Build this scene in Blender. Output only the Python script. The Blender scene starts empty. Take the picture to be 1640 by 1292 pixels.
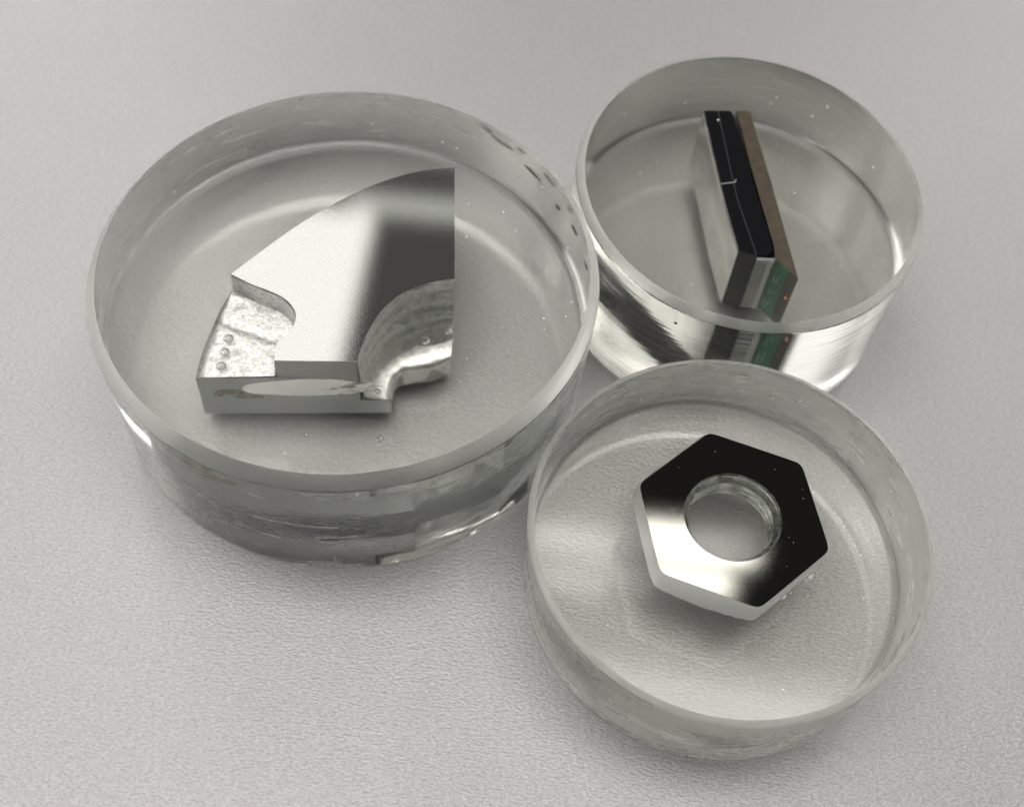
import bpy, bmesh, math, random
from mathutils import Vector, Matrix, noise

# ------------------------------------------------------------------ scene, camera, light
sc = bpy.context.scene
C = sc.collection
MM = 0.001
random.seed(7)

sc.view_settings.view_transform = 'Standard'
sc.view_settings.look = 'None'
sc.view_settings.exposure = 0.32
sc.view_settings.gamma = 1.0
cy = sc.cycles
cy.use_denoising = True
cy.max_bounces = 28
cy.transmission_bounces = 24
cy.glossy_bounces = 14
cy.diffuse_bounces = 5
cy.transparent_max_bounces = 8
cy.caustics_reflective = True
cy.caustics_refractive = True
cy.blur_glossy = 0.4
cy.sample_clamp_indirect = 12.0

cam_d = bpy.data.cameras.new('camera')
cam = bpy.data.objects.new('camera', cam_d)
C.objects.link(cam)
sc.camera = cam
right = Vector((0.99205831, 0.10621441, 0.0673707))
up = Vector((-0.12577882, 0.83774744, 0.53137455))
fwd = Vector((0.0, 0.53562835, -0.84445383))
M = Matrix((right, up, -fwd)).transposed().to_4x4()
M.translation = Vector((0, 0, 85.459 * MM))
cam.matrix_world = M
cam_d.sensor_fit = 'HORIZONTAL'
cam_d.sensor_width = 4.8
cam_d.lens = 4.8 * 1854.858 / 1640.0
cam_d.clip_start = 0.005
cam_d.clip_end = 50.0
cam_d.dof.use_dof = True
cam_d.dof.focus_distance = 0.0865
cam_d.dof.aperture_fstop = 4.4

w = bpy.data.worlds.new('World')
sc.world = w
w.use_nodes = True
bg = w.node_tree.nodes['Background']
bg.inputs['Color'].default_value = (1.0, 0.98, 0.95, 1)
bg.inputs['Strength'].default_value = 0.012


def lamp(name, x0, x1, y0, y1, z, L, col=(1.0, 0.985, 0.945), aim=None):
    d = bpy.data.lights.new(name, 'AREA')
    d.shape = 'RECTANGLE'
    d.size, d.size_y = x1 - x0, y1 - y0
    d.energy = L * math.pi * d.size * d.size_y
    d.color = col
    o = bpy.data.objects.new(name, d)
    C.objects.link(o)
    o.location = ((x0 + x1) / 2, (y0 + y1) / 2, z)
    if aim is not None:
        o.rotation_euler = (Vector(aim) - o.location).to_track_quat('-Z', 'Y').to_euler()
    return o


def wall_lamp(name, loc, aim, sx, sy, L, col=(1.0, 0.99, 0.965)):
    d = bpy.data.lights.new(name, 'AREA')
    d.shape = 'RECTANGLE'
    d.size, d.size_y = sx, sy
    d.energy = L * math.pi * sx * sy
    d.color = col
    o = bpy.data.objects.new(name, d)
    C.objects.link(o)
    o.location = loc
    o.rotation_euler = (Vector(aim) - Vector(loc)).to_track_quat('-Z', 'Y').to_euler()
    return o


# ceiling luminaires 1.5 m above the table, a left window, the lit far wall, and added fill lights
lamp('ceiling_or_fill', -0.75, 0.275, 0.748, 0.795, 1.5, 3.4)
lamp('ceiling_or_fill', -0.70, 0.24, 0.69, 0.728, 1.5, 2.4)
lamp('ceiling_or_fill', -1.5, -0.365, 0.90, 1.44, 1.5, 1.0)
lamp('ceiling_or_fill', -0.42, 0.15, 1.44, 1.485, 1.5, 0.5)
lamp('ceiling_or_fill', -2.3, 0.25, -0.8, -0.04, 1.5, 1.6)  # unseen broad panel behind the camera, added as ambient fill
lamp('ceiling_or_fill', -1.0, 0.75, -0.02, 0.47, 1.52, 7.6)
lamp('ceiling_or_fill', -1.25, 0.95, 0.47, 0.60, 1.54, 2.4)
lamp('ceiling_or_fill', -2.3, -1.0, 0.5, 2.0, 1.5, 1.0)
lamp('ceiling_or_fill', -0.74, -0.62, 1.1, 1.42, 1.5, 7.0)
lamp('ceiling_or_fill', -1.35, -1.2, 1.9, 3.1, 1.6, 36.0)
lamp('ceiling_or_fill', 1.3, 1.45, 1.9, 3.1, 1.6, 36.0)
wall_lamp('window_or_fill', (-1.9, 0.2, 0.56), (0, 0.2, 0.2), 1.7, 1.05, 1.7)
wall_lamp('window_or_fill', (-1.75, 2.55, 1.1), (0, 0.3, 0.0), 1.8, 1.6, 1.2)  # unseen far-left light, added to brighten the resin walls
wall_lamp('window_or_fill', (1.5, 2.55, 1.1), (0, 0.3, 0.0), 1.4, 1.6, 0.4)  # unseen far-right light, added for the resin walls too
wall_lamp('far_wall_light', (0.0, 2.6, 1.22), (0, 0, 1.2), 3.6, 2.5, 0.45)
wall_lamp('window_or_fill', (1.9, 0.4, 0.8), (0, 0.4, 0.2), 2.0, 1.1, 0.5)  # unseen dim fill added on the right


# ------------------------------------------------------------------ materials
def nodes(name):
    m = bpy.data.materials.new(name)
    m.use_nodes = True
    nt = m.node_tree
    return m, nt, nt.nodes['Principled BSDF']


def add(nt, t, **kw):
    n = nt.nodes.new(t)
    for k, v in kw.items():
        setattr(n, k, v)
    return n


def setin(n, **kw):
    for k, v in kw.items():
        n.inputs[k.replace('_', ' ')].default_value = v
    return n


def coords(nt, scale=(1, 1, 1)):
    tc = add(nt, 'ShaderNodeTexCoord')
    mp = add(nt, 'ShaderNodeMapping')
    mp.inputs['Scale'].default_value = scale
    nt.links.new(tc.outputs['Object'], mp.inputs['Vector'])
    return mp.outputs['Vector']


def noise_tex(nt, vec, scale, detail=3, rough=0.55, dist=0.0):
    n = add(nt, 'ShaderNodeTexNoise')
    nt.links.new(vec, n.inputs['Vector'])
    setin(n, Scale=scale, Detail=detail, Roughness=rough, Distortion=dist)
    return n.outputs['Fac']


def ramp(nt, fac, stops):
    r = add(nt, 'ShaderNodeValToRGB')
    el = r.color_ramp.elements
    while len(el) < len(stops):
        el.new(0.5)
    for e, (p, c) in zip(el, stops):
        e.position = p
        e.color = c if len(c) == 4 else (*c, 1)
    nt.links.new(fac, r.inputs['Fac'])
    return r.outputs['Color']


def g(v):
    return (v, v, v, 1)


def math_n(nt, op, a, b=None):
    n = add(nt, 'ShaderNodeMath', operation=op)
    for i, v in enumerate((a, b)):
        if v is None:
            continue
        if isinstance(v, (int, float)):
            n.inputs[i].default_value = v
        else:
            nt.links.new(v, n.inputs[i])
    return n.outputs[0]


def bump(nt, p, height, dist, strength=1.0, prev=None):
    b = add(nt, 'ShaderNodeBump')
    setin(b, Strength=strength, Distance=dist)
    nt.links.new(height, b.inputs['Height'])
    if prev is not None:
        nt.links.new(prev, b.inputs['Normal'])
    nt.links.new(b.outputs['Normal'], p.inputs['Normal'])
    return b.outputs['Normal']


def resin_face(name, tint, rough, wob=0.0, clear=1.0):
    m, nt, p = nodes(name)
    setin(p, Base_Color=(*tint, 1), Roughness=rough, IOR=1.5)
    p.inputs['Transmission Weight'].default_value = clear
    if wob:
        v = coords(nt)
        bump(nt, p, noise_tex(nt, v, 90, 2), wob * MM, 0.6)
    return m


def resin_side(name, tint, lo, hi, patch, seed, dist, clear=(0.95, 0.78)):
    """turned wall of a mount: fine lines round the circumference, smeared matt patches"""
    m, nt, p = nodes(name)
    setin(p, Base_Color=(*tint, 1), IOR=1.5)
    p.inputs['Transmission Weight'].default_value = 1.0
    tc = add(nt, 'ShaderNodeTexCoord')
    mp = add(nt, 'ShaderNodeMapping')
    mp.inputs['Location'].default_value = (seed, seed * 1.7, seed * 0.6)
    nt.links.new(tc.outputs['Object'], mp.inputs['Vector'])
    mp2 = add(nt, 'ShaderNodeMapping')
    mp2.inputs['Scale'].default_value = (1, 1, 22)
    nt.links.new(mp.outputs['Vector'], mp2.inputs['Vector'])
    mp3 = add(nt, 'ShaderNodeMapping')
    mp3.inputs['Scale'].default_value = (1, 1, 4.5)
    nt.links.new(mp.outputs['Vector'], mp3.inputs['Vector'])
    lines = noise_tex(nt, mp2.outputs['Vector'], 160, 5, 0.7)
    big = noise_tex(nt, mp3.outputs['Vector'], 110, 4, 0.55, 0.6)
    msk = ramp(nt, big, [(patch - 0.025, g(0)), (patch + 0.025, g(1))])
    r = add(nt, 'ShaderNodeMapRange')
    nt.links.new(msk, r.inputs['Value'])
    setin(r, To_Min=lo, To_Max=hi)
    scuff = ramp(nt, lines, [(0.52, g(0)), (0.72, g(1))])
    cl = math_n(nt, 'MAXIMUM', scuff, math_n(nt, 'MULTIPLY', msk, 0.6))
    tr = add(nt, 'ShaderNodeMapRange')
    nt.links.new(cl, tr.inputs['Value'])
    setin(tr, To_Min=clear[0], To_Max=clear[1])
    nt.links.new(tr.outputs[0], p.inputs['Transmission Weight'])
    l2 = math_n(nt, 'MULTIPLY', lines, 0.10)
    rr = math_n(nt, 'ADD', r.outputs[0], l2)
    nt.links.new(math_n(nt, 'SUBTRACT', rr, 0.04), p.inputs['Roughness'])
    n1 = bump(nt, p, lines, dist * MM, 0.6)
    n2 = bump(nt, p, msk, dist * 0.4 * MM, 0.4, n1)
    wav = noise_tex(nt, mp3.outputs['Vector'], 60, 2)
    bump(nt, p, wav, dist * 6 * MM, 0.6, n2)
    return m


def metal(name, col, rough, bscale=0, bdist=0, detail=3, rvar=0.0, metallic=1.0, stretch=(1, 1, 1), cvar=None):
    m, nt, p = nodes(name)
    setin(p, Base_Color=(*col, 1), Metallic=metallic, Roughness=rough)
    v = coords(nt, stretch)
    if bscale:
        f = noise_tex(nt, v, bscale, detail, 0.65)
        bump(nt, p, f, bdist * MM, 1.0)
    if rvar:
        f2 = noise_tex(nt, v, max(bscale * 0.3, 300), 3)
        mr = add(nt, 'ShaderNodeMapRange')
        nt.links.new(f2, mr.inputs['Value'])
        setin(mr, To_Min=rough - rvar, To_Max=rough + rvar)
        nt.links.new(mr.outputs[0], p.inputs['Roughness'])
    if cvar:
        f3 = noise_tex(nt, v, cvar[1], 4, 0.6)
        nt.links.new(ramp(nt, f3, [(0.36, cvar[0]), (0.6, col)]), p.inputs['Base Color'])
    return m


def mirror(name, col, rough, bscale=0, bdist=0, cvar=None):
    """polished metal: short-tailed (Beckmann) highlight, optional fine grain"""
    m = bpy.data.materials.new(name)
    m.use_nodes = True
    nt = m.node_tree
    nt.nodes.remove(nt.nodes['Principled BSDF'])
    gl = add(nt, 'ShaderNodeBsdfAnisotropic', distribution='BECKMANN')
    setin(gl, Color=(*col, 1), Roughness=rough)
    dif = add(nt, 'ShaderNodeBsdfDiffuse')
    setin(dif, Color=(0.6, 0.6, 0.58, 1))
    mxs = add(nt, 'ShaderNodeMixShader')
    mxs.inputs[0].default_value = 0.045 if bscale else 0.0
    nt.links.new(gl.outputs[0], mxs.inputs[1])
    nt.links.new(dif.outputs[0], mxs.inputs[2])
    nt.links.new(mxs.outputs[0], nt.nodes['Material Output'].inputs['Surface'])
    if bscale:
        v = coords(nt)
        f = noise_tex(nt, v, bscale, 2, 0.6)
        bump(nt, gl, f, bdist * MM, 1.0)
        f2 = noise_tex(nt, v, bscale * 0.8, 2, 0.6)
        mr = add(nt, 'ShaderNodeMapRange')
        nt.links.new(f2, mr.inputs['Value'])
        setin(mr, To_Min=rough * 0.75, To_Max=rough * 1.25)
        nt.links.new(mr.outputs[0], gl.inputs['Roughness'])
        if cvar:
            nt.links.new(ramp(nt, f2, [(0.3, cvar), (0.62, col)]), gl.inputs['Color'])
    return m


def glassy(name, ior):
    m = bpy.data.materials.new(name)
    m.use_nodes = True
    nt = m.node_tree
    nt.nodes.remove(nt.nodes['Principled BSDF'])
    gl = add(nt, 'ShaderNodeBsdfGlass')
    setin(gl, Roughness=0.0, IOR=ior)
    nt.links.new(gl.outputs[0], nt.nodes['Material Output'].inputs['Surface'])
    return m


def table_mat():
    m, nt, p = nodes('grey_laminate')
    v = coords(nt, (0.6, 1.2, 1))
    grain = noise_tex(nt, v, 4300, 4, 0.6, 0.0)
    fine = noise_tex(nt, v, 9000, 2, 0.5)
    h = math_n(nt, 'ADD', math_n(nt, 'MULTIPLY', grain, 1.0), math_n(nt, 'MULTIPLY', fine, 0.16))
    bump(nt, p, h, 0.08 * MM, 1.0)
    mott = noise_tex(nt, v, 7500, 3, 0.7)
    wide = noise_tex(nt, v, 28, 3, 0.5)
    c0 = math_n(nt, 'ADD', math_n(nt, 'MULTIPLY', grain, 0.45), math_n(nt, 'MULTIPLY', mott, 0.55))
    c1 = ramp(nt, c0, [(0.36, (0.190, 0.185, 0.187)), (0.62, (0.312, 0.304, 0.305))])
    c2 = ramp(nt, wide, [(0.3, (0.94, 0.94, 0.94)), (0.7, (1.0, 1.0, 1.0))])
    mx = add(nt, 'ShaderNodeMix', data_type='RGBA', blend_type='MULTIPLY')
    mx.inputs['Factor'].default_value = 1.0
    nt.links.new(c1, mx.inputs['A'])
    nt.links.new(c2, mx.inputs['B'])
    nt.links.new(mx.outputs['Result'], p.inputs['Base Color'])
    setin(p, Roughness=0.2, IOR=1.55)
    p.inputs['Metallic'].default_value = 0.17
    return m


MAT = {}
MAT['table'] = table_mat()
T_BIG = (0.992, 0.998, 0.968)
T_BACK = (0.985, 0.993, 0.95)
T_FRONT = (0.99, 0.996, 0.962)
MAT['big_top'] = resin_face('clear_resin_top', T_BIG, 0.11, 0.004)
MAT['big_cham'] = resin_face('clear_resin_bevel', T_BIG, 0.30, 0.01, 0.86)
MAT['big_side'] = resin_side('clear_resin_wall', T_BIG, 0.05, 0.26, 0.54, 3.1, 0.0022, (1.0, 0.9))
MAT['big_base'] = resin_face('clear_resin_base', T_BIG, 0.05, 0.01)
MAT['back_top'] = resin_face('greenish_resin_top', T_BACK, 0.11, 0.004)
MAT['back_cham'] = resin_face('greenish_resin_bevel', T_BACK, 0.40, 0.01, 0.86)
MAT['back_side'] = resin_side('greenish_resin_wall', T_BACK, 0.10, 0.2, 0.7, 8.3, 0.0022, (1.0, 0.9))
MAT['back_base'] = resin_face('greenish_resin_base', T_BACK, 0.06, 0.01)
MAT['base_edge'] = resin_face('contact_line_resin', (0.8, 0.8, 0.77), 0.25, 0.01, 0.92)  # darker tint paints the dark contact line round the base
MAT['front_top'] = resin_face('pale_green_resin_top', T_FRONT, 0.075, 0.004)
MAT['front_cham'] = resin_face('pale_green_resin_bevel', T_FRONT, 0.40, 0.01, 0.93)
MAT['front_side'] = resin_side('pale_green_resin_wall', (0.965, 0.978, 0.925), 0.24, 0.36, 0.5, 5.7, 0.004, (1.0, 0.90))
MAT['front_base'] = resin_face('pale_green_resin_base', T_FRONT, 0.03, 0.008)
MAT['alu_face'] = mirror('ground_aluminium', (0.78, 0.77, 0.74), 0.07, 9000, 0.0005, (0.66, 0.69, 0.66))
MAT['alu_cut'] = metal('sawn_aluminium', (0.40, 0.405, 0.395), 0.42, 900, 0.03, 4, 0.08, 1.0, (1, 1, 0.25))
MAT['alu_cast'] = metal('cast_aluminium', (0.78, 0.78, 0.77), 0.40, 5000, 0.06, 3, 0.12, cvar=((0.44, 0.44, 0.43), 3000))
MAT['alu_wall'] = metal('cast_wall_aluminium', (0.80, 0.80, 0.78), 0.42, 4200, 0.055, 3, 0.1, stretch=(0.8, 0.8, 1.5), cvar=((0.56, 0.56, 0.53), 2300))
MAT['white_patch'] = metal('bright_gap_patch', (0.98, 0.98, 0.95), 0.2, 600, 0.004, 2, 0.0, 1.0)
MAT['stain'] = metal('brown_stain', (0.13, 0.105, 0.05), 0.7, 900, 0.03, 3, 0.0, 0.0, cvar=((0.33, 0.29, 0.2), 1400))
MAT['steel_face'] = mirror('mirror_steel', (0.57, 0.565, 0.51), 0.075)
MAT['steel_side'] = metal('dull_steel_side', (0.84, 0.845, 0.84), 0.38, 700, 0.05, 4, 0.08, 0.5)
MAT['thread'] = metal('thread_steel', (0.66, 0.67, 0.64), 0.28, 1500, 0.06, 3, 0.08, cvar=((0.35, 0.35, 0.33), 900))
MAT['black'] = metal('black_plastic', (0.006, 0.006, 0.007), 0.10, 1800, 0.0005, 3, 0.0, 0.0)
MAT['board'] = metal('brown_board', (0.05, 0.036, 0.021), 0.3, 1500, 0.01, 3, 0.0, 0.0, (1, 1, 0.2),
                     cvar=((0.03, 0.023, 0.015), 1200))
MAT['green'] = metal('green_solder_mask', (0.014, 0.13, 0.06), 0.3, 600, 0.01, 2, 0.0, 0.0)
MAT['copper'] = metal('copper', (0.85, 0.42, 0.24), 0.25)
MAT['tin'] = metal('bright_tin', (0.85, 0.85, 0.83), 0.22, 900, 0.02)
MAT['comb'] = metal('grey_ribs', (0.62, 0.62, 0.61), 0.3, 900, 0.01, 2, 0.0, 0.8)
MAT['comb_back'] = metal('dark_comb_back', (0.05, 0.05, 0.05), 0.4, metallic=0.3)
MAT['comb_edge'] = metal('grey_comb_edge', (0.60, 0.61, 0.58), 0.35, 700, 0.02)
MAT['seam'] = metal('grey_seam', (0.028, 0.028, 0.028), 0.4, metallic=0.0)
MAT['track'] = metal('pale_track', (0.4, 0.52, 0.46), 0.4, metallic=0.0)
MAT['gap_mirror'] = metal('pale_gap_mirror', (0.84, 0.835, 0.80), 0.2, 240, 0.03, 3, 0.05, cvar=((0.62, 0.61, 0.58), 260))
MAT['bubble'] = glassy('air_bubble', 1 / 1.5)
MAT['speck'] = metal('white_speck', (0.9, 0.89, 0.85), 0.5, metallic=0.0)
MAT['dust'] = metal('grey_dust', (0.2, 0.195, 0.19), 0.8, metallic=0.0)
MAT['void'] = metal('dark_flaw', (0.03, 0.03, 0.03), 0.5, metallic=0.0)


# ------------------------------------------------------------------ object helpers
def link(name, bm, mat, parent=None, loc=(0, 0, 0)):
    bmesh.ops.recalc_face_normals(bm, faces=bm.faces)
    me = bpy.data.meshes.new(name)
    bm.to_mesh(me)
    bm.free()
    for m in (mat if isinstance(mat, (list, tuple)) else [mat]):
        me.materials.append(m)
    o = bpy.data.objects.new(name, me)
    C.objects.link(o)
    o.location = loc
    if parent is not None:
        o.parent = parent
    return o


def thing(name, label, cat, loc, group=None):
    o = bpy.data.objects.new(name, None)
    o.empty_display_size = 0.004
    C.objects.link(o)
    o.location = loc
    o['label'] = label
    o['category'] = cat
    if group:
        o['group'] = group
    return o


def prism(bm, pts, ztop, zbot, cap_top=True, cap_bot=True):
    """vertical prism, z functions of (x, y) in mm"""
    a = [bm.verts.new((x * MM, y * MM, ztop(x, y) * MM)) for x, y in pts]
    b = [bm.verts.new((x * MM, y * MM, zbot(x, y) * MM)) for x, y in pts]
    n = len(pts)
    for i in range(n):
        j = (i + 1) % n
        bm.faces.new((a[i], a[j], b[j], b[i]))
    if cap_top:
        bm.faces.new(a)
    if cap_bot:
        bm.faces.new(b[::-1])
    return a, b


def soften(bm, width, segs=2, angle=0.5):
    ed = [e for e in bm.edges if len(e.link_faces) == 2 and e.calc_face_angle(0) > angle]
    bmesh.ops.bevel(bm, geom=ed, offset=width * MM, segments=segs, profile=0.5, affect='EDGES')


def catmull(pts, per=6):
    out = []
    n = len(pts)
    for i in range(n - 1):
        p0 = Vector(pts[max(i - 1, 0)]); p1 = Vector(pts[i]); p2 = Vector(pts[i + 1]); p3 = Vector(pts[min(i + 2, n - 1)])
        for k in range(per):
            t = k / per
            out.append(tuple(0.5 * ((2 * p1) + (p2 - p0) * t + (2 * p0 - 5 * p1 + 4 * p2 - p3) * t * t
                                    + (3 * p1 - p0 - 3 * p2 + p3) * t ** 3)))
    out.append(tuple(pts[-1]))
    return out


def ball(bm, c, r, seg=14, squash=(1, 1, 1), rot=None):
    mt = Matrix.Translation(Vector(c) * MM) @ (rot.to_matrix().to_4x4() if rot else Matrix()) @ \
        Matrix.Diagonal((squash[0] * r * MM, squash[1] * r * MM, squash[2] * r * MM, 1))
    res = bmesh.ops.create_uvsphere(bm, u_segments=seg, v_segments=max(6, seg // 2 + 1), radius=1.0, matrix=mt)
    for v in res['verts']:
        for f in v.link_faces:
            f.smooth = True


# ------------------------------------------------------------------ the table
def make_table():
    bm = bmesh.new()
    vs = [bm.verts.new(v) for v in ((-1.1, -0.45, 0), (1.1, -0.45, 0), (1.1, 1.0, 0), (-1.1, 1.0, 0))]
    bm.faces.new(vs)
    o = link('table_top', bm, MAT['table'])
    o['kind'] = 'structure'


make_table()

GAP = 0.03    # the mounts stand on the tips of the laminate grain


class Mount:
    def __init__(self, key, x, y, R, H, a, c, tx, ty, Rb, groove, label):
        self.key, self.R, self.H, self.tx, self.ty = key, R, H, tx, ty
        self.x, self.y = x, y
        self.root = thing('resin_mount', label, 'resin mount', (x * MM, y * MM, GAP * MM),
                          'round clear resin mounts on the table')
        bm = bmesh.new()
        N = 200
        # radius, height, tilt share, material, sharp ring
        prof = [(R - a - 0.05, H, 1, 0), (R - a + 0.03, H - 0.05, 1, 1), (R - 0.05, H - c + 0.05, 1, 1),
                (R, H - c - 0.06, 1, 2)]
        steps = 150
        rr = random.Random(int(R * 100))
        for k in range(1, steps):
            t = k / steps
            prof.append((R + (Rb - R) * t + rr.uniform(-1, 1) * groove, (H - c - 0.06) * (1 - t) + 0.4 * t, 1 - t, 2))
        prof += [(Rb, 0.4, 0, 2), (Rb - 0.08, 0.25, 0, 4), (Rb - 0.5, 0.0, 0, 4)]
        rings = []
        for q_, (r, z, k, m) in enumerate(prof):
            deep = rr.uniform(0.01, 0.035) if (m == 2 and rr.random() < 0.12) else 0.0
            ph = rr.random() * 50
            ring = []
            for i in range(N):
                an = 2 * math.pi * i / N
                r_ = r - (deep * max(0.0, noise.noise((math.cos(an) * 2.2, math.sin(an) * 2.2, ph))) if deep else 0.0)
                px, py = r_ * math.cos(an), r_ * math.sin(an)
                ring.append(bm.verts.new((px * MM, py * MM, (z + k * (tx * px + ty * py)) * MM)))
            rings.append(ring)
        for q in range(len(rings) - 1):
            mi = prof[q + 1][3]
            for i in range(N):
                j = (i + 1) % N
                f = bm.faces.new((rings[q][i], rings[q][j], rings[q + 1][j], rings[q + 1][i]))
                f.material_index = mi
                f.smooth = True
        ft = bm.faces.new(rings[0]); ft.material_index = 0
        fb = bm.faces.new(rings[-1][::-1]); fb.material_index = 3
        for ring in (rings[0], rings[-1]):
            for i in range(N):
                bm.edges.get((ring[i], ring[(i + 1) % N])).smooth = False
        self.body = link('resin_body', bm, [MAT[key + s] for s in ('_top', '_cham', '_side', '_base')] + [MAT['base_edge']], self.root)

    def zt(self, x, y):
        """height of the polished face above the mount's base"""
        return self.H + self.tx * x + self.ty * y

    def bubbles(self, lst):
        for c in lst:
            bm = bmesh.new()
            ball(bm, c[:3], c[3], 16)
            link('air_bubble', bm, MAT['bubble'], self.root)

    def tiny(self, name, lst, mat, squash=None):
        bm = bmesh.new()
        for c in lst:
            ball(bm, c[:3], c[3], 6, (random.uniform(.6, 1.6), random.uniform(.6, 1.6), random.uniform(.5, 1)))
        o = link(name, bm, mat, self.root)
        o['kind'] = 'stuff'
        return o


big = Mount('big', -14.245, 56.381, 20.0, 14.1, 0.847, 1.089, 0.025, -0.015, 19.811, 0.003,
            'widest clear resin disc, the one holding the cut grey metal section')
back = Mount('back', 17.76, 70.38, 14.88, 14.109, 0.612, 0.613, -0.014, 0.055, 15.009, 0.006,
             'resin disc furthest back, with the black and brown board cast inside')
front = Mount('front', 17.079, 39.79, 14.93, 9.953, 0.439, 0.291, 0.037, 0.002, 14.518, 0.004,
              'flattest, frosty-edged resin disc, the one holding the hexagonal nut')

PROUD = 0.02   # polished specimens stand a hair proud of the resin


# ------------------------------------------------------------------ cut aluminium ring section (in the widest mount)
def make_section():
    mt = big
    root = thing('metal_section', 'grey cut quarter of a cast metal ring with stepped flange and rough inner wall',
                 'metal sample', (mt.x * MM, mt.y * MM, (GAP + 1.7) * MM))
    zo = 1.7                                  # root height above the mount base
    zt = lambda x, y: mt.zt(x, y) + PROUD - zo
    dz = lambda d: (lambda x, y: mt.zt(x, y) + PROUD - zo - d)
    inner = catmull([(2.54, -9.33), (2.60, -8.0), (2.88, -6.45), (3.46, -4.61), (4.49, -2.94), (5.81, -1.8), (7.2, -1.04), (8.61, -0.59)], 5)
    outer = catmull([(7.03, 11.23), (3.98, 10.23), (1.42, 8.73), (-0.71, 7.05), (-3.02, 4.72), (-4.89, 2.5), (-6.53, 0.23), (-7.68, -1.41), (-8.48, -2.55)], 4)
    notch = catmull([(-8.48, -2.55), (-7.08, -3.14), (-5.25, -3.74), (-4.03, -4.24), (-3.10, -5.1), (-2.72, -5.93), (-2.74, -6.87), (-3.1, -7.69), (-3.5, -8.4), (-3.58, -9.13), (-3.44, -10.09)], 4)
    top = inner + outer + notch[1:]
    # polished face, a thin cap of its own
    bm = bmesh.new()
    prism(bm, top, zt, dz(0.12))
    link('polished_face', bm, MAT['alu_face'], root)
    # stub under the face down to the ledge
    bm = bmesh.new()
    shr = [(x * 0.9995, y * 0.9995) for x, y in top]
    prism(bm, shr, dz(0.12), dz(4.2), cap_top=False, cap_bot=False)
    for f in bm.faces:
        f.smooth = False
    link('neck', bm, MAT['alu_cut'], root)
    # notch wall, cast skin standing a hair proud of the neck
    bm = bmesh.new()
    rows = []
    for k in range(9):
        d = 0.35 + 3.9 * k / 8
        row = []
        for i, (x, y) in enumerate(notch):
            n = noise.noise((x * 1.3, y * 1.3, d * 1.2)) * 0.12 + noise.noise((x * 4, y * 4, d * 4)) * 0.05
            fl = 0.45 * max(0, (d - 2.6) / 1.6) ** 2
            ox, oy = -0.75, -0.55
            row.append(bm.verts.new(((x + ox * (0.05 + n * 0.5 + fl)) * MM, (y + oy * (0.05 + n * 0.5 + fl)) * MM, dz(d)(x, y) * MM)))
        rows.append(row)
    for a, b in zip(rows, rows[1:]):
        for i in range(len(a) - 1):
            bm.faces.new((a[i], a[i + 1], b[i + 1], b[i])).smooth = True
    link('notch_wall', bm, MAT['alu_cast'], root)
    # flange: slab under the neck, full outline
    ledge = catmull([(-8.55, -2.45), (-9.03, -4.19), (-9.25, -6.03), (-9.4, -7.6), (-9.47, -9.03), (-9.39, -11.03)], 5)
    foot_in = catmull([(5.05, -8.96), (4.85, -8.1), (4.9, -6.95), (5.5, -6.3), (6.4, -5.95), (7.6, -5.7), (8.4, -5.2), (9.05, -4.75)], 4)
    front_l = (-9.39, -11.03)
    fl = foot_in + [(8.55, -0.6)] + [(7.05, 11.2)] + [(x, y) for x, y in outer[1:]] + ledge[1:]
    bm = bmesh.new()
    prism(bm, [(2.6, -9.29)] + inner[3:] + outer + ledge, dz(3.75), dz(9.2), cap_top=False)
    link('flange', bm, MAT['alu_cut'], root)
    bm = bmesh.new()
    prism(bm, fl, dz(9.2), dz(12.3))
    soften(bm, 0.08, 1)
    link('foot', bm, MAT['alu_cut'], root)
    # ledge floor: rough cast sheet between notch and flange rim
    bm = bmesh.new()
    nU, nV = 26, 26
    grid = []
    for i in range(nU + 1):
        t = i / nU
        p_out = Vector(ledge[min(len(ledge) - 1, round(t * (len(ledge) - 1)))])
        # fine interpolation along both rails
        s = t * (len(ledge) - 1); k = min(int(s), len(ledge) - 2)
        p_out = Vector(ledge[k]).lerp(Vector(ledge[k + 1]), s - k)
        s = t * (len(notch) - 1); k = min(int(s), len(notch) - 2)
        p_in = Vector(notch[k]).lerp(Vector(notch[k + 1]), s - k) + Vector((0.1, 0.05))
        row = []
        for j in range(nV + 1):
            q = p_out.lerp(p_in, j / nV)
            d = 3.62 + 0.07 * noise.noise((q.x * 1.2, q.y * 1.2, 3)) + 0.025 * noise.noise((q.x * 4, q.y * 4, 1))
            if j < 2:
                d = 3.95 - 0.1 * j                     # worn outer rim
            dl = abs((q.x + 8.72) * 0.258 + (q.y + 5.67) * 0.966)
            if dl < 0.3:
                d += 0.25 * (1 - dl / 0.3)             # groove across the ledge
            if t < 0.14:
                d -= 1.3 * (1 - t / 0.14) ** 2 * (0.3 + 0.7 * j / nV)  # fillet into the notch wall
            row.append(bm.verts.new((q.x * MM, q.y * MM, dz(d)(q.x, q.y) * MM)))
        grid.append(row)
    for i in range(nU):
        for j in range(nV):
            bm.faces.new((grid[i][j], grid[i + 1][j], grid[i + 1][j + 1], grid[i][j + 1])).smooth = True
    link('cast_ledge', bm, MAT['alu_cast'], root)
    # inner cast wall: lofted from the face's inner arc down to the foot
    A1 = [(2.9, -9.26), (2.95, -8.2), (3.3, -6.9), (3.95, -5.7), (4.9, -4.75), (6.2, -4.0), (7.6, -3.5), (8.95, -3.0)]
    A1 = catmull(A1, 5)
    A2 = catmull([(5.05, -8.96), (4.9, -8.0), (4.95, -7.0), (5.4, -6.35), (6.3, -6.0), (7.3, -5.75), (8.3, -5.25), (9.05, -4.8)], 5)
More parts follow.
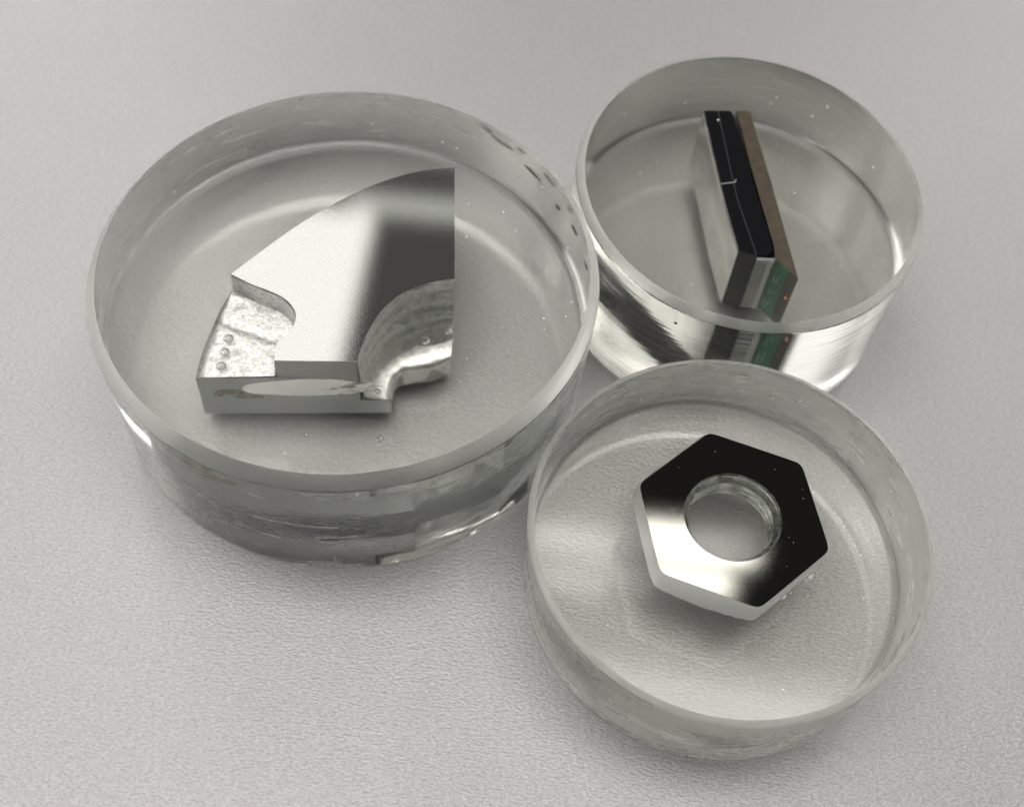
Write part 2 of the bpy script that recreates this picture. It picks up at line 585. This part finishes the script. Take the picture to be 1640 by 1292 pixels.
    prof = [(0.0, 0.0, 0), (0.5, 0.0, 0), (0.9, 0.10, 0), (1.6, 0.12, 0), (2.3, 0.10, 0), (2.36, 0.34, 0), (2.55, 0.35, 0), (2.7, 0.22, 0), (2.95, 0.30, 0),
            (3.6, 0.36, 0), (4.2, 0.34, 0), (4.26, 0.60, 0), (4.45, 0.61, 0), (4.6, 0.46, 0), (4.9, 0.58, 0), (5.5, 0.62, 0), (5.9, 0.60, 0), (5.96, 0.84, 0),
            (6.12, 0.85, 0), (6.3, 0.70, 0), (6.8, 0.82, 0), (7.4, 0.88, 0), (8.0, 0.95, 0), (8.6, 1.0, 0.12), (8.75, 1.0, 0.3), (8.85, 1.0, 0.5),
            (8.95, 1.0, 0.75), (9.0, 1.0, 0.97), (9.3, 1.0, 1.02), (10.2, 1.0, 1.0), (12.3, 1.0, 0.98)]
    bm = bmesh.new()
    grid = []
    n = len(inner)
    for d, s1, s2 in prof:
        row = []
        for i in range(n):
            a = Vector(inner[i]); b = Vector(A1[i]); c = Vector(A2[i])
            q = a.lerp(b, s1)
            q = q.lerp(c, s2) if s2 else q
            amp = 0.0 if d < 0.3 else (0.16 if d < 9.2 else 0.10)
            edge = min(1.0, i / 4, (n - 1 - i) / 3)
            nn = (noise.noise((q.x * 1.1, q.y * 1.1, d * 0.9)) + 0.5 * noise.noise((q.x * 3.1, q.y * 3.1, d * 2.5))) * amp * edge
            dirv = Vector((0.6, -0.75))
            q = q + dirv * nn + dirv * 0.02
            dd = d + (nn * 0.8 if 8 < d < 9.2 else 0) - (0.55 * (i / n) if 8.4 < d < 9.5 else 0)
            row.append(bm.verts.new((q.x * MM, q.y * MM, dz(max(dd, 0.01))(q.x, q.y) * MM)))
        grid.append(row)
    for r0, r1 in zip(grid, grid[1:]):
        for i in range(n - 1):
            bm.faces.new((r0[i], r0[i + 1], r1[i + 1], r1[i])).smooth = True
    link('cast_wall', bm, MAT['alu_wall'], root)
    # front saw cut: bright patch and brown stain lying on it
    P0 = Vector((-9.39, -11.03)); P1 = Vector((5.05, -8.96))
    ux = (P1 - P0).normalized(); nrm = Vector((ux.y, -ux.x))

    def decal(name, outline, mat, off):
        bm = bmesh.new()
        vs = []
        for s, d in outline:
            q = P0 + ux * s + nrm * off
            vs.append((q, dz(d)(q.x, q.y)))
        a = [bm.verts.new((q.x * MM, q.y * MM, z * MM)) for q, z in vs]
        b = [bm.verts.new(((q.x - nrm.x * off) * MM, (q.y - nrm.y * off) * MM, z * MM)) for q, z in vs]
        bm.faces.new(a)
        k = len(a)
        for i in range(k):
            bm.faces.new((a[i], b[i], b[(i + 1) % k], a[(i + 1) % k]))
        link(name, bm, mat, root)
    ol = []
    rnd = random.Random(3)
    for i in range(60):                                # spindle-shaped patch, ragged at its right end
        t = i / 60 * 2 * math.pi
        s = 8.3 + 5.0 * math.cos(t)
        d = 6.0 + 1.9 * math.copysign(abs(math.sin(t)) ** 0.8, math.sin(t)) - 0.04 * (s - 8.3)
        if s > 10.3:
            s += rnd.uniform(-0.9, 0.3); d += rnd.uniform(-0.25, 0.25)
        else:
            d += 0.06 * math.sin(5 * t)
        ol.append((s, d))
    decal('bright_patch', ol, MAT['white_patch'], 0.03)
    for cx, cd, rx, rd, sd in ((2.4, 7.1, 1.25, 0.8, 1), (3.6, 8.2, 1.3, 0.5, 5), (4.0, 5.5, 0.7, 0.35, 9), (1.4, 7.6, 0.5, 0.5, 12)):
        r2 = random.Random(sd)
        decal('stain', [(cx + rx * (0.7 + 0.4 * r2.random()) * math.cos(k * 0.349), cd + rd * (0.6 + 0.6 * r2.random()) * math.sin(k * 0.349)) for k in range(18)], MAT['stain'], 0.02)
    for k in range(16):                                # short vertical saw marks
        r2 = random.Random(90 + k)
        s0 = 4.5 + r2.random() * 9.0; d0 = (8.15 if k % 2 else 3.85) + r2.random() * 0.3; w_ = r2.uniform(0.02, 0.05)
        decal('saw_mark', [(s0, d0), (s0 + w_, d0 - 0.05), (s0 + w_ + 0.03, d0 + r2.uniform(0.5, 1.0)), (s0 + 0.02, d0 + 0.45)], MAT['white_patch'], 0.02)
    for k in range(9):
        r2 = random.Random(40 + k)
        s0 = 9.6 + r2.random() * 3.6; d0 = 4.8 + r2.random() * 2.2
        decal('scratch', [(s0, d0), (s0 + 0.35, d0 - 0.12), (s0 + 0.9 + r2.random() * 0.5, d0 + 0.04), (s0 + 0.4, d0 + 0.16)], MAT['alu_cut'], 0.05)


make_section()
zb = lambda m, x, y, d: m.zt(x, y) - d
big.bubbles([(x, y, zb(big, x, y, d), r) for x, y, d, r in
             ((-7.72, -7.4, 3.05, 0.4), (-7.72, -8.66, 3.05, 0.4), (-7.65, -9.95, 3.05, 0.4),
              (-0.22, -15.05, 3.0, 0.17), (5.13, -14.6, 3.0, 0.24), (6.9, -4.2, 6.2, 0.4), (3.9, -9.0, 7.6, 0.35), (8.6, -3.4, 5.4, 0.3))])


def specks(m, n, seed, rmax, avoid=None):
    r = random.Random(seed)
    out = []
    while len(out) < n:
        a, q = r.random() * 6.283, math.sqrt(r.random()) * m.R * 0.9
        x, y = q * math.cos(a), q * math.sin(a)
        d = r.uniform(0.2, 3.5)
        out.append((x, y, zb(m, x, y, d), r.uniform(0.025, rmax)))
    return out


big.tiny('dust_specks', specks(big, 34, 11, 0.06), MAT['speck'])
# dark flaws in the skin of the wall, at the back on the right
bm = bmesh.new()
for an, z, ln, th in ((63, 11.0, 1.5, .12), (58, 9.8, 2.6, .16), (52, 10.8, 1.2, .1), (47, 8.4, 2.4, .2), (41, 10.2, 1.6, .12), (36, 7.0, 0.7, .4),
                      (27, 7.6, 1.3, .2), (17, 6.6, 1.0, .2), (9, 6.0, 1.1, .16), (31, 9.6, 1.0, .1)):
    t = math.radians(an)
    rr = 19.86
    rot = Matrix.Rotation(t + math.pi / 2, 3, 'Z') @ Matrix.Rotation(random.uniform(-.3, .1), 3, 'Y')
    ball(bm, (rr * math.cos(t), rr * math.sin(t), z), 0.5, 10, (ln, 0.12, th), rot.to_quaternion())
link('wall_flaws', bm, MAT['void'], big.root)['kind'] = 'stuff'


def wall_mark(mat, an, z, ln, th, name, tilt=0.0):
    bm = bmesh.new()
    t = math.radians(an)
    rot = Matrix.Rotation(t + math.pi / 2, 3, 'Z') @ Matrix.Rotation(tilt, 3, 'Y')
    # a thin crescent bent along the wall
    n = 14
    a, b, c = [], [], []
    for i in range(n + 1):
        u = i / n * 2 - 1
        tt = t + u * ln / 19.9
        h = th * (1 - u * u)
        for lst, zz, rr_ in ((a, z + tilt * u * ln + h, 19.86), (b, z + tilt * u * ln - h, 19.86), (c, z + tilt * u * ln, 19.78)):
            lst.append(bm.verts.new((rr_ * math.cos(tt) * MM, rr_ * math.sin(tt) * MM, zz * MM)))
    for p, q in ((a, c), (c, b), (b, a)):
        for i in range(n):
            bm.faces.new((p[i], p[i + 1], q[i + 1], q[i]))
    bmesh.ops.remove_doubles(bm, verts=bm.verts, dist=0.002 * MM)
    link(name, bm, mat, big.root)


wall_mark(MAT['void'], 277, 5.6, 1.3, 0.13, 'wall_flaw', 0.12)
wall_mark(MAT['speck'], 277, 5.95, 1.6, 0.06, 'wall_scratch', 0.12)
wall_mark(MAT['void'], 258, 4.6, 1.0, 0.10, 'wall_flaw', -0.06)
wall_mark(MAT['speck'], 259, 4.9, 1.9, 0.05, 'wall_scratch', -0.05)
wall_mark(MAT['speck'], 236, 5.0, 2.6, 0.05, 'wall_scratch', -0.14)
wall_mark(MAT['void'], 237, 4.7, 1.5, 0.06, 'wall_flaw', -0.14)
wall_mark(MAT['speck'], 268, 7.6, 3.4, 0.035, 'wall_scratch', 0.02)
wall_mark(MAT['speck'], 261, 11.2, 0.9, 0.10, 'wall_scratch', -0.25)


# ------------------------------------------------------------------ hexagonal nut (in the front mount)
def make_nut():
    mt = front
    cx, cy_ = 17.22 - mt.x, 40.5 - mt.y
    T = 4.7
    zo = mt.H - T - 0.6
    root = thing('hex_nut', 'hexagonal steel nut with black mirror polished face and round threaded hole', 'nut',
                 ((mt.x + cx) * MM, (mt.y + cy_) * MM, (GAP + zo) * MM))
    zt = lambda x, y: mt.zt(x + cx, y + cy_) + PROUD - zo
    N = 180
    rot = math.radians(45.0)
    ap = 6.32

    def hexr(an, apo, p=34):
        s = 0
        for k in range(3):
            s += abs(math.cos(an - rot - math.radians(30) - k * math.pi / 3) / apo) ** p
        return s ** (-1 / p)

    def ring(bm, fr, d):
        vs = []
        for i in range(N):
            an = 2 * math.pi * i / N
            r = fr(an)
            x, y = r * math.cos(an), r * math.sin(an)
            vs.append(bm.verts.new((x * MM, y * MM, (zt(x, y) - d) * MM)))
        return vs

    def bridge(bm, a, b, sm=True):
        for i in range(N):
            j = (i + 1) % N
            bm.faces.new((a[i], a[j], b[j], b[i])).smooth = sm
    rh = 3.62
    bm = bmesh.new()
    a = ring(bm, lambda t: hexr(t, ap), 0.0)
    b = ring(bm, lambda t: rh, 0.0)
    c = ring(bm, lambda t: hexr(t, ap), 0.06)
    d = ring(bm, lambda t: rh, 0.06)
    bridge(bm, a, b, False); bridge(bm, a, c, False); bridge(bm, b, d, False); bridge(bm, c, d, False)
    link('polished_face', bm, MAT['steel_face'], root)
    bm = bmesh.new()
    jit = lambda t, d: 0.03 * noise.noise((math.cos(t) * 4, math.sin(t) * 4, d * 2))
    rs = [ring(bm, lambda t: hexr(t, ap), 0.061)]
    for dd, ex in ((0.12, 0.02), (0.35, 0.14), (0.7, 0.17), (1.5, 0.18), (2.5, 0.18), (3.4, 0.17)):
        rs.append(ring(bm, lambda t, dd=dd, ex=ex: hexr(t, ap + ex) + jit(t, dd), dd))
    rs.append(ring(bm, lambda t: min(hexr(t, ap + 0.12), 7.05) + jit(t, 4), 3.9))
    rs.append(ring(bm, lambda t: min(hexr(t, ap), 6.6), T - 0.2))
    rs.append(ring(bm, lambda t: min(hexr(t, ap), 6.35), T))
    rs.append(ring(bm, lambda t: 3.95, T))
    for p, q in zip(rs, rs[1:]):
        bridge(bm, p, q)
    link('hex_body', bm, MAT['steel_side'], root)
    # bore: countersunk mouth then thread ridges
    bm = bmesh.new()
    rs = [ring(bm, lambda t: rh - 0.002, 0.061), ring(bm, lambda t: rh - 0.02, 0.5), ring(bm, lambda t: rh - 0.08, 0.95)]
    pitch = 0.9
    k = 0
    dd = 1.0
    while dd < T - 0.25:
        rs.append(ring(bm, lambda t, dd=dd: rh - 0.42 + 0.05 * noise.noise((math.cos(t) * 3, math.sin(t) * 3, dd)), dd + 0.15))
        rs.append(ring(bm, lambda t: rh - 0.40, dd + 0.28))
        rs.append(ring(bm, lambda t: rh - 0.02, dd + 0.6))
        dd += pitch
    rs.append(ring(bm, lambda t: 3.95, T))
    for p, q in zip(rs, rs[1:]):
        bridge(bm, p, q)
    link('thread', bm, MAT['thread'], root)
    bm = bmesh.new()
    r3 = random.Random(17)
    for k in range(11):
        an = r3.random() * 6.283; r = r3.uniform(3.75, 6.1)
        x, y = r * math.cos(an), r * math.sin(an)
        ball(bm, (x, y, zt(x, y)), r3.uniform(0.01, 0.022), 6, (1.3, 1, 0.5))
    link('polishing_specks', bm, MAT['speck'], root)['kind'] = 'stuff'
    return cx, cy_, zt, zo


ncx, ncy, nzt, nzo = make_nut()
front.bubbles([(x, y, zb(front, x, y, d), r) for x, y, d, r in
               ((4.35, -4.1, 3.6, 0.28), (6.35, -2.4, 3.4, 0.27), (6.1, -2.6, 3.9, 0.13), (4.9, -3.9, 3.5, 0.09), (-6.6, -3.9, 2.0, 0.09),
                (0.6, 1.6, 1.2, 0.075), (0.85, 1.6, 1.2, 0.07), (1.75, 0.3, 1.2, 0.08), (2.0, 0.2, 1.2, 0.07),
                (-1.4, -1.4, 1.6, 0.06), (-0.6, 2.4, 1.2, 0.06), (0.2, -2.9, 1.0, 0.06), (0.9, -2.3, 1.4, 0.06), (2.5, -1.6, 1.0, 0.06), (3.1, -5.6, 2.8, 0.07), (2.8, -5.6, 2.8, 0.06))])
front.tiny('dust_specks', specks(front, 30, 5, 0.05), MAT['speck'])


# ------------------------------------------------------------------ cut board and black plastic part (in the back mount)
def make_board():
    mt = back
    zo = 1.6
    root = thing('circuit_board_sample', 'thin upright black plastic strip beside a brown and green board edge', 'board sample',
                 (mt.x * MM, mt.y * MM, (GAP + zo) * MM))
    dz = lambda d: (lambda x, y: mt.zt(x, y) + PROUD - zo - d)
    R = lambda pts: [(x - 17.76, y - 70.38) for x, y in pts]
    bottom = 11.6
    left = R([(13.46, 77.53), (14.66, 77.75), (15.9, 71.2), (16.55, 68.0), (18.20, 62.45), (16.74, 62.88), (15.6, 67.4), (14.9, 70.6)])
    bm = bmesh.new(); prism(bm, left, dz(0), dz(bottom)); soften(bm, 0.05, 2)
    link('plastic_half', bm, MAT['black'], root)
    rgt = R([(14.69, 77.76), (15.78, 77.95), (16.05, 77.5), (17.5, 71.6), (19.52, 63.7), (19.42, 63.1), (19.1, 62.7), (18.28, 62.6), (16.62, 68.0), (15.95, 71.2)])
    bm = bmesh.new(); prism(bm, rgt, dz(0.01), dz(bottom)); soften(bm, 0.05, 2)
    link('plastic_half', bm, MAT['black'], root)
    pcb = R([(16.32, 78.05), (17.49, 78.27), (19.3, 70.9), (21.6, 60.81), (19.72, 62.5), (19.68, 63.6), (17.8, 71.3)])
    bm = bmesh.new(); prism(bm, pcb, dz(0), dz(10.6)); soften(bm, 0.03, 1)
    link('circuit_board', bm, MAT['board'], root)
    # green mask on the left part of the cut end, with thin light tracks
    a = Vector((19.72, 62.5)); b = Vector((21.6, 60.81)); u = (b - a).normalized(); nn = Vector((-abs(u.y), -abs(u.x))).normalized()
    W = (b - a).length

    def plate(name, s0, s1, d0, d1, off, mat, base=0.0, ss=None):
        q0 = a + u * s0; q1 = a + u * s1
        pts = [q0 + nn * off, q1 + nn * off, q1 + nn * base, q0 + nn * base]
        pts = R([(p.x, p.y) for p in pts])
        bm = bmesh.new(); prism(bm, pts, dz(d0), dz(d1))
        return link(name, bm, mat, root)
    plate('solder_mask', 0.05, W * 0.62, 0.06, 10.4, 0.05, MAT['green'])
    for s0, s1, d0, d1 in ((0.5, 0.55, 2.6, 4.2), (0.85, 0.9, 2.4, 3.6), (0.5, 0.9, 3.4, 3.52), (0.55, 0.6, 5.4, 6.6), (0.9, 0.95, 5.2, 6.0),
                           (0.35, 0.40, 7.8, 9.4), (0.4, 0.85, 8.4, 8.5), (0.8, 0.85, 7.4, 8.4), (0.4, 0.7, 9.3, 9.4), (0.7, 0.75, 8.6, 9.3)):
        plate('track', s0, s1, d0, d1, 0.075, MAT['track'], 0.05)
    plate('copper_pad', W * 0.80, W * 0.92, 4.6, 5.0, 0.06, MAT['copper'])
    # ribbed metal comb in front of the right half
    c0 = Vector((18.20, 62.38)); c1 = Vector((19.66, 62.55)); cu = (c1 - c0).normalized(); cn = Vector((cu.y, -cu.x))
    Lc = (c1 - c0).length

    def cplate(bm, s0, s1, d0, d1, o0, o1):
        q = [c0 + cu * s0 + cn * o1, c0 + cu * s1 + cn * o1, c0 + cu * s1 + cn * o0, c0 + cu * s0 + cn * o0]
        prism(bm, R([(p.x, p.y) for p in q]), dz(d0), dz(d1))
    bm = bmesh.new(); cplate(bm, 0.0, Lc, 0.0, 0.22, 0.0, 0.26); cplate(bm, Lc - 0.06, Lc + 0.04, 0.0, 0.9, -0.02, 0.3)
    link('metal_lip', bm, MAT['tin'], root)
    bm = bmesh.new(); cplate(bm, 0.02, Lc, 0.25, 10.6, 0.0, 0.10)
    link('comb_plate', bm, MAT['comb_back'], root)
    bm = bmesh.new()
    for k in range(17):
        d = 0.35 + k * 0.6
        cplate(bm, 0.03, Lc * 0.66, d, d + 0.3, 0.10, 0.26)
    link('comb_ribs', bm, MAT['comb'], root)['kind'] = 'stuff'
    bm = bmesh.new(); cplate(bm, Lc * 0.68, Lc - 0.04, 0.5, 10.6, 0.10, 0.2)
    link('comb_edge', bm, MAT['comb_edge'], root)
    # added pale sheet imitating the air-gap reflection on the left half's side
    sp = R([(13.46, 77.53), (14.9, 70.6), (15.6, 67.4), (16.74, 62.88)])
    bm = bmesh.new()
    q = [Vector(p) for p in sp]
    off = Vector((-0.98, -0.2)) * 0.06
    pts = [tuple(v + off) for v in q] + [tuple(v + off * 0.1) for v in q[::-1]]
    prism(bm, pts, dz(0.9), dz(bottom))
    link('pale_side', bm, MAT['gap_mirror'], root)
    # seam line and scratches on the polished black face
    seam = R([(14.68, 77.7), (15.92, 71.2), (16.58, 68.0), (18.22, 62.6)])
    for i, (p, q) in enumerate(zip(seam, seam[1:])):
        p, q = Vector(p), Vector(q)
        n = Vector(((q - p).y, -(q - p).x)).normalized() * 0.02
        bm = bmesh.new(); prism(bm, [tuple(p - n), tuple(p + n), tuple(q + n), tuple(q - n)], dz(-0.008), dz(0.03))
        link('seam', bm, MAT['seam'], root)
    for p, q in (((15.15, 69.55), (16.35, 69.95)), ((16.3, 69.95), (16.4, 70.25))):
        p, q = [Vector(R([z])[0]) for z in (p, q)]
        n = Vector(((q - p).y, -(q - p).x)).normalized() * 0.03
        bm = bmesh.new(); prism(bm, [tuple(p - n), tuple(p + n), tuple(q + n), tuple(q - n)], dz(-0.008), dz(0.03))
        link('scratch', bm, MAT['comb'], root)


make_board()
back.bubbles([(x - 17.76, y - 70.38, zb(back, x - 17.76, y - 70.38, d), r) for x, y, d, r in
              ((14.75, 76.6, -0.0, 0.13), (20.5, 62.9, 0.1, 0.12), (20.2, 66.0, 0.1, 0.05), (19.6, 68.5, 0.1, 0.06))])
back.tiny('dust_specks', specks(back, 24, 21, 0.05), MAT['speck'])
r9 = random.Random(9)
bm = bmesh.new()
for k in range(16):
    t = math.radians(r9.uniform(195, 300)); z = r9.uniform(3, 12)
    ball(bm, (14.9 * math.cos(t), 14.9 * math.sin(t), z), r9.uniform(.06, .14), 8, (1.4, 1.4, 0.8))
link('wall_pits', bm, MAT['void'], back.root)['kind'] = 'stuff'

# a little dust lying on the laminate
rd = random.Random(31)
bm = bmesh.new()
for k in range(26):
    ball(bm, (rd.uniform(-46, 46), rd.uniform(14, 120), 0.03), rd.uniform(.025, .06), 6, (rd.uniform(.6, 2.2), rd.uniform(.5, 1.2), 0.4))
o = link('table_dust', bm, MAT['dust'])
o['kind'] = 'stuff'
o['label'] = 'sparse tiny grey dust flecks lying on the grey laminate'
o['category'] = 'dust'
